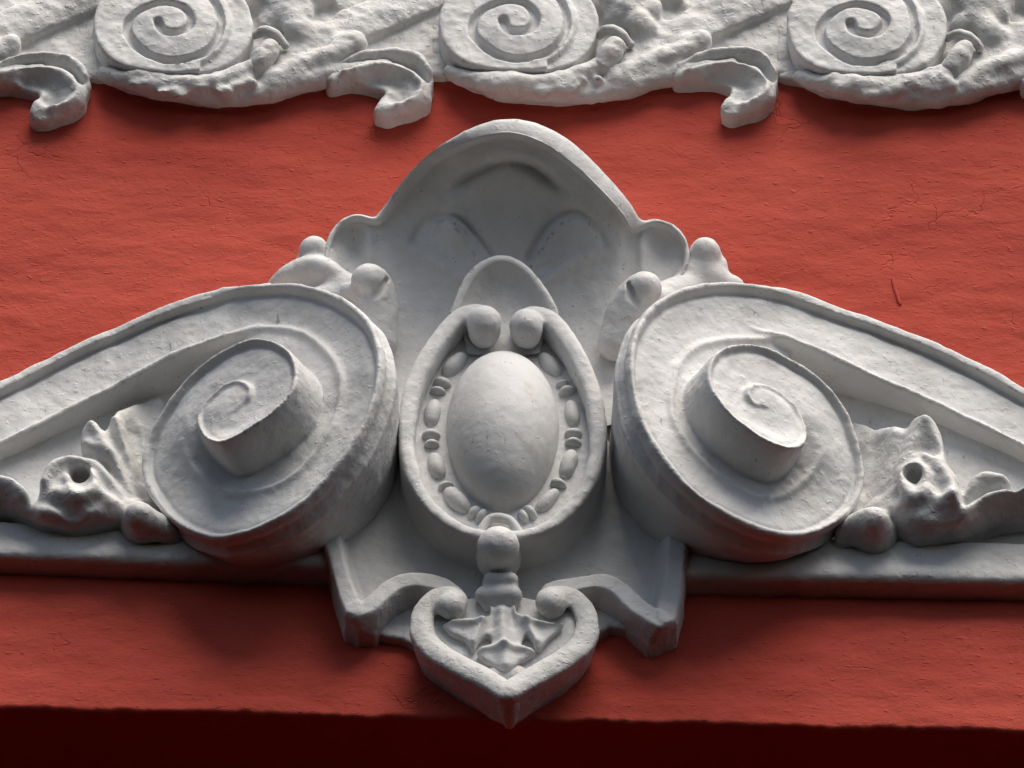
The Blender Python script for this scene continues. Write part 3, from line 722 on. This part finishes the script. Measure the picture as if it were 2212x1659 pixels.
# little arch over the frame
AO = [z5(745, 420, 164), z5(765, 360, 172), z5(820, 230, 184), z5(920, 130, 196), z5(1030, 97, 202), z5(1150, 130, 198), z5(1250, 230, 186), z5(1340, 370, 174), z5(1360, 430, 166)]
AI = [z5(795, 430, 164), z5(815, 370, 172), z5(870, 250, 184), z5(945, 165, 196), z5(1035, 136, 202), z5(1130, 165, 198), z5(1215, 250, 186), z5(1290, 370, 174), z5(1305, 440, 166)]
AB = [z5(850, 650, 132), z5(900, 660, 130), z5(1000, 670, 129), z5(1050, 672, 129), z5(1100, 670, 129), z5(1200, 660, 130), z5(1250, 650, 132)]
loft('small_arch', AO, AI, AB, lambda s: 1 - (1 - s) ** 2.5, None, 30, 80, 67)

# ------------------------------------------------------------------ bracket below
brk = [(20, -330), (110, -60), (198, 150), (262, 320), (300, 470), (345, 610), (420, 640), (500, 640), (545, 590), (610, 520), (700, 480), (800, 500), (900, 560),
       (1100, 640), (1250, 600), (1450, 540), (1560, 490), (1640, 490), (1730, 540), (1830, 640), (1890, 700), (1990, 665), (2040, 640), (2070, 500), (2090, 330), (2122, 150), (2190, -60), (2280, -330)]
lft = pts(Z7, [(110, -300), (225, 0), (270, 200), (315, 400), (385, 575)], 92); rgt = pts(Z7, [(2190, -300), (2080, 0), (2040, 200), (2025, 400), (1985, 620)], 92)
bl = pts(Z7, [(385, 590), (470, 560), (540, 500), (620, 445), (720, 430), (830, 450), (900, 490)], 92); br = pts(Z7, [(1400, 480), (1520, 450), (1640, 435), (1740, 470), (1830, 560), (1960, 640)], 92)
strips = [spline(s_, 4)[:, [0, 2]] for s_ in (lft, rgt, bl, br)]
ovl = spline(np.array([P(*z5(cx_ + 545 * math.sin(t), cy_ + 40 - 570 * math.cos(t), 120)) for t in np.linspace(0, 2 * math.pi, 24)[:-1]]), 3, True)[:, [0, 2]]
def brk_h(X, Z):
    h = 40 + 46 * np.exp(-np.maximum(poly_sd(ovl, X, Z), 0) / 26)
    for s_, wd in zip(strips, (20, 20, 20, 20)):
        d, _ = line_d(s_, X, Z); h = smax(h, 34 + 56 * sstep(wd + 26, wd - 5, d), 14)
    return h
prism_part('bracket', Z7, brk, 90, brk_h, voxel=3.4, seed=90, rnd=9, back=-12)
# plate behind the arches of the bracket
prism_part('back_plate', Z7, [(480, 500), (480, 700), (560, 722), (640, 735), (760, 800), (1100, 1000), (1500, 800), (1650, 700), (1700, 668), (1800, 690), (1850, 500), (1500, 300), (800, 300)], 28, seed=91)
prism_part('heart_ground', Z7, [(800, 560), (760, 680), (850, 780), (1000, 860), (1170, 950), (1330, 860), (1480, 780), (1560, 680), (1500, 560), (1150, 500)], 82, seed=99, back=0)
# heart
def strand(lst, widths, name, seed, tap, knob=None, extra=None, rnd=8, back=-10):
    o = np.array([P(*Z7(x, y), d) for x, y, d in lst]); l3 = spline(o, 6); l2 = l3[:, [0, 2]]
    wd = np.interp(np.linspace(0, 1, len(l2)), np.linspace(0, 1, len(widths)), widths)
    C = Clay((l2[:, 0].min() - 50, -14, l2[:, 1].min() - 50), (l2[:, 0].max() + 50, 220, l2[:, 1].max() + 60), 3.2)
    def sd(X, Z):
        d, wv = line_d(l2, X, Z, wd); return d - wv
    def hh(X, Z):
        d, dv = line_d(l2, X, Z, l3[:, 1]); return dv - 6 * np.minimum(d / 24, 1.5) ** 2
    C.relief(sd, hh, l2.min(0) - 45, l2.max(0) + 45, back, 0, rnd, tap)
    if extra: extra(C)
    v, q = C.mesh(); return build(name, v, q, WHITE_ROUGH, PED, None, .9, seed)
def kn(x, y, d, r):
    def f(C):
        C.ell(P(*Z7(x, y), d), (r, r * .8, r), None, 18)
    return f
strand([(900, 555, 112), (925, 520, 112), (880, 495, 110), (800, 520, 106), (745, 600, 102), (745, 700, 102), (800, 775, 106), (920, 850, 114), (1060, 920, 124), (1165, 985, 132)], [16, 17, 20, 23, 26, 28, 28, 28, 28, 26], 'heart_scroll', 92, .2, None, kn(890, 570, 106, 31))
strand([(1400, 560, 112), (1380, 520, 112), (1430, 490, 110), (1510, 510, 106), (1570, 590, 102), (1580, 690, 102), (1530, 770, 106), (1420, 850, 114), (1290, 920, 124), (1185, 985, 132)], [16, 17, 20, 23, 26, 28, 28, 28, 28, 26], 'heart_scroll', 93, .2, None, kn(1400, 556, 106, 32))
# the keel that runs from the heart's point back to the wall
C = Clay(*bxs(1000, 1400, 1200, 1600, 180), 3.2)
kt = P(*Z7(1175, 1000), 138); kb = P(*Z7(1187, 1185), 6)
C.chain(np.array([kt + [0, -36, 18], kt * .5 + kb * .5 + [0, 0, 8], kb + [0, 0, 10]]), [26, 22, 12], 8)
C.chain(np.array([P(*Z7(1130, 960), 60), kb + [-4, 6, 34]]), [36, 16], 14); C.chain(np.array([P(*Z7(1220, 960), 60), kb + [4, 6, 34]]), [36, 16], 14)
v, q = C.mesh(); build('heart_point', v, q, WHITE_ROUGH, PED, None, 1.1, 94)
# palmette in the heart, bell and ball
zz7 = lambda x, y, d: (*Z7(x, y), d)
def group7(name, items, box, seed, cuts=(), voxel=3.0):
    return blobs(name, items, *box, seed, voxel, .8, cuts)
pal = [(1085, 530), (1078, 610), (1010, 640), (850, 652), (880, 700), (960, 735), (1000, 795), (1035, 745), (1075, 715), (1090, 760), (1015, 800), (1090, 860), (1170, 905), (1240, 850), (1320, 800), (1250, 770), (1270, 715), (1300, 745), (1330, 795), (1390, 730), (1472, 662), (1390, 655), (1290, 638), (1225, 600), (1205, 530)]
pr = [(spline(pts(Z7, l, 88), 4)[:, [0, 2]], a, w_) for l, a, w_ in [([(1145, 620), (1150, 700), (1165, 890)], 13, 16), ([(1075, 600), (1030, 660), (900, 668)], 12, 12), ([(1225, 600), (1290, 665), (1440, 668)], 12, 12), ([(1050, 670), (1000, 770)], 10, 10), ([(1270, 670), (1325, 770)], 10, 10), ([(1160, 800), (1040, 805)], 8, 10), ([(1160, 800), (1300, 805)], 8, 10), ([(1100, 560), (1100, 690)], -6, 10), ([(1190, 560), (1200, 690)], -6, 10)]]
def pal_h(X, Z):
    r = 98 + 0 * X + 0 * Z
    for l, a, w_ in pr: r = r + a * np.exp(-(line_d(l, X, Z)[0] / w_) ** 2)
    return r
prism_part('palmette', Z7, pal, 100, pal_h, voxel=2.8, seed=95, rnd=9, smooth=3, back=20, rough=.7, taper=.15)
group7('bell', [([zz7(1060, 520, 96), zz7(1200, 520, 96)], [22, 22], 10), ([zz7(1090, 440, 108), zz7(1190, 440, 108)], [16, 16], 14), ([zz7(1080, 580, 84), zz7(1190, 580, 84)], [14, 14], 14), ([zz7(1140, 480, 70)], [40], 10)],
       bxs(980, 1210, 1180, 1340, 170), 96)
group7('ball', [([zz7(1130, 272, 148)], [45], 0), ([zz7(1130, 330, 104)], [48], 14)], bxs(980, 1110, 1190, 1260, 220), 97)
group7('collar', [([zz7(1035, 200, 138), (*Z7(1080, 132), 142), zz7(1140, 122, 144), zz7(1195, 145, 142), zz7(1235, 205, 138)], [11, 10, 10, 10, 11], 6)],
       bxs(980, 1080, 1190, 1230, 220), 98)

# ------------------------------------------------------------------ the frieze above
FR = root('scroll_frieze', P(1106, -120, 0), 'white plaster frieze of running spiral scrolls and curled leaves along the top', 'frieze')
def tile(du, dv, seed):
    cv = lambda x, y: (.3472 * x + 725.4 + du, .3472 * y + dv)
    rs = np.random.RandomState(seed)
    def T(x, y, d): return P(*cv(x, y), d * .8)
    def line(C, lst, r, k=12):
        p = spline(np.array([T(*a) for a in lst]), 4); C.chain(p, np.interp(np.linspace(0, 1, len(p)), np.linspace(0, 1, len(r)), r), k)
    def box(x0, y0, x1, y1, dm):
        c = np.array([T(x, y, d) for x in (x0, x1) for y in (y0, y1) for d in (-10, dm)]); return c.min(0), c.max(0)
    # ground, stem and lower leaf
    C = Clay(*box(600, -420, 2830, 760, 150), 3.8)
    gp = np.array([T(x, y, 22) for x, y in [(560, -420), (560, 440), (640, 470), (740, 480), (860, 540), (1060, 590), (1300, 600), (1600, 606), (1820, 585), (1950, 530), (2150, 490), (2300, 480), (2440, 470), (2700, 460), (2840, 460), (2840, -420)]])[:, [0, 2]]
    C.relief(lambda X, Z: poly_sd(gp, X, Z), 22, gp.min(0) - 20, gp.max(0) + 20, -10, 0, 6)
    st = spline(np.array([T(*a) for a in [(1150, 540, 40), (1350, 535, 50), (1540, 480, 56), (1750, 380, 60), (2000, 240, 62), (2212, 140, 62), (2500, 20, 60), (2800, -110, 56), (3000, -200, 50)]]), 4)
    s2 = st[:, [0, 2]]; wd = np.interp(np.linspace(0, 1, len(s2)), [0, .15, .45, 1], [8, 26, 50, 52])
    def sd(X, Z):
        d, wv = line_d(s2, X, Z, wd); return d - wv
    C.relief(sd, lambda X, Z: line_d(s2, X, Z, st[:, 1])[1] - 8 * (line_d(s2, X, Z)[0] / 50) ** 2, s2.min(0) - 60, s2.max(0) + 60, -10, 10, 8)
    line(C, [(720, 455, 45), (860, 500, 56), (1050, 525, 60), (1250, 530, 60), (1420, 500, 60), (1560, 450, 62), (1680, 400, 64)], [16, 22, 26, 27, 26, 24, 22], 14)
    line(C, [(880, 530, 28), (1060, 570, 34), (1300, 580, 38), (1550, 585, 38), (1750, 560, 38), (1950, 500, 38), (2150, 455, 38), (2320, 435, 40), (2460, 420, 42)], [12, 19, 22, 23, 23, 23, 22, 21, 20], 16)
    line(C, [(1750, 500, 48), (1950, 400, 54), (2150, 330, 56), (2260, 280, 58)], [24, 26, 26, 24], 18)
    line(C, [(2180, 280, 50), (2270, 235, 66), (2290, 260, 64)], [24, 22, 20], 14)
    line(C, [(1380, 390, 74), (1340, 370, 80), (1250, 400, 74), (1150, 440, 68), (1000, 460, 60)], [10, 12, 12, 11, 8], 12)
    for _ in range(34):   # crumbly relief on the lower leaf
        x = rs.uniform(900, 1650); y = 520 - 60 * ((x - 1250) / 400) ** 2 + rs.uniform(-40, 60)
        C.ell(T(x, y, 72 + rs.uniform(-6, 6)), (rs.uniform(8, 24), rs.uniform(6, 10), rs.uniform(5, 11)), None, 14)
    # flower above the stem
    for x, y, d, r in [(1740, 20, 40, 34), (1830, 60, 62, 30), (1890, 140, 66, 26), (1940, 190, 58, 22), (1960, 60, 52, 28), (1700, -60, 50, 40), (1860, -60, 66, 40), (2000, -80, 50, 34), (2080, -40, 36, 24), (1780, 130, 44, 20), (1730, 130, 40, 20)]:
        C.ell(T(x + rs.uniform(-10, 10), y + rs.uniform(-8, 8), d), (r * rs.uniform(.8, 1.1), r * .8, r * rs.uniform(.9, 1.5)), None, 20)
    C.carve(np.array([T(2080, 70, 60), T(2120, 40, 40)]), [20, 22], 10)
    v, q = C.mesh(); m = build('scroll_motif', v, q, WHITE_ROUGH, FR, None, 2.2, seed)
    # spiral disc
    op = spline(np.array([T(x, y, 78) for x, y in [(640, 150), (652, 240), (694, 325), (775, 397), (890, 440), (1090, 462), (1300, 452), (1480, 405), (1592, 300), (1637, 150), (1590, 0), (1450, -130), (1150, -220), (880, -170), (740, -80), (668, 35)]]), 5, True)[:, [0, 2]]
    gr = spline(np.array([T(x, y, 84) for x, y in [(1040, 160), (1065, 215), (1150, 232), (1225, 205), (1250, 140), (1190, 70), (1060, 45), (920, 85), (850, 170), (870, 255), (970, 340), (1100, 385), (1260, 365), (1390, 290), (1437, 150), (1380, 0), (1230, -110), (1000, -130), (800, -50)]]), 5)[:, [0, 2]]
    C = Clay((op[:, 0].min() - 16, -14, op[:, 1].min() - 16), (op[:, 0].max() + 16, 120, op[:, 1].max() + 16), 3.0)
    cc = T(1150, 150, 84)
    gw = np.linspace(rs.uniform(8, 10), rs.uniform(4.5, 6), len(gr)); gr = gr + np.stack([3.5 * noise3(np.stack([gr[:, 0], gr[:, 1], 0 * gr[:, 0]], 1), 60, seed), 3.5 * noise3(np.stack([gr[:, 0], gr[:, 1], 0 * gr[:, 0]], 1), 60, seed + 5)], 1)
    def dh(X, Z):
        d, wv = line_d(gr, X, Z, gw)
        r = np.hypot(X - cc[0], (Z - cc[2]) * .9)
        return 78 + 12 * sstep(130, 40, r) - 15 * sstep(wv + 4, wv - 3, d) - 9 * sstep(118, 130, r) * (X > cc[0] + 60)
    C.relief(lambda X, Z: poly_sd(op, X, Z), dh, op.min(0) - 16, op.max(0) + 16, -10, 0, 9)
    v, q = C.mesh(); build('spiral_disc', v, q, WHITE, m, None, 1.2, seed + 1)
    # cup and tongue beside the disc
    C = Clay(*box(1560, 120, 1960, 560, 140), 3.0)
    line(C, [(1630, 440, 60), (1660, 410, 68), (1710, 340, 78), (1745, 290, 80)], [20, 24, 24, 21], 8)
    line(C, [(1640, 215, 66), (1690, 185, 84), (1750, 190, 88), (1800, 225, 84), (1835, 275, 72)], [9, 10, 10, 10, 9], 5)
    v, q = C.mesh(); build('cup_bud', v, q, WHITE_ROUGH, m, None, 1.8, seed + 2)
    # hooked leaf hanging before the next disc: a folded ribbon with a hollow belly
    sh = 2146
    jit = lambda a: a + rs.uniform(-7, 7)
    hp = spline(np.array([T(jit(x) + sh, jit(y), 62) for x, y in [(-40, 420), (60, 360), (160, 315), (300, 298), (440, 300), (540, 340), (598, 415), (618, 480), (600, 530), (585, 590), (520, 640), (420, 668), (320, 690), (250, 668), (262, 610), (305, 560), (300, 520), (220, 490), (100, 478), (-40, 490)]]), 4, True)[:, [0, 2]]
    C = Clay((hp[:, 0].min() - 20, -12, hp[:, 1].min() - 20), (hp[:, 0].max() + 20, 120, hp[:, 1].max() + 20), 2.8)
    hl = [(spline(np.array([T(x + sh, y, 62) for x, y in l]), 4)[:, [0, 2]], a, w_) for l, a, w_ in [
        ([(60, 415), (200, 378), (380, 368), (500, 405), (560, 480)], -17, 9), ([(-20, 400), (150, 340), (300, 320), (430, 322), (525, 360), (590, 450)], 12, 12),
        ([(60, 450), (250, 410), (400, 425), (490, 470), (540, 540), (500, 610), (400, 640)], 15, 13), ([(230, 470), (340, 490), (400, 540), (390, 590)], -20, 20), ([(430, 660), (300, 680)], -10, 14)]]
    def hh_(X, Z):
        r = 50 + 0 * X + 0 * Z
        for l, a, w_ in hl: r = r + a * np.exp(-(line_d(l, X, Z)[0] / w_) ** 2)
        return r
    C.relief(lambda X, Z: poly_sd(hp, X, Z), hh_, hp.min(0) - 20, hp.max(0) + 20, -10, 0, 16)
    v, q = C.mesh(); build('curled_leaf', v, q, WHITE_ROUGH, m, None, 2.0, seed + 3)
for i, (du, dv) in enumerate([(-1492, 10), (-746, 4), (0, 0), (752, 8)]): tile(du, dv, 120 + 10 * i)

# ------------------------------------------------------------------ small marks
C = Clay(*bxs(1905, 590, 1965, 675, 16, -14), 1.6)
C.chain(np.array([P(1928, 604, 2), P(1934, 628, 3), P(1944, 657, 3)]), [4, 4.5, 4], 0)
v, q = C.mesh(); build('plaster_sliver', v, q, RED, wall, None, .5, 3)
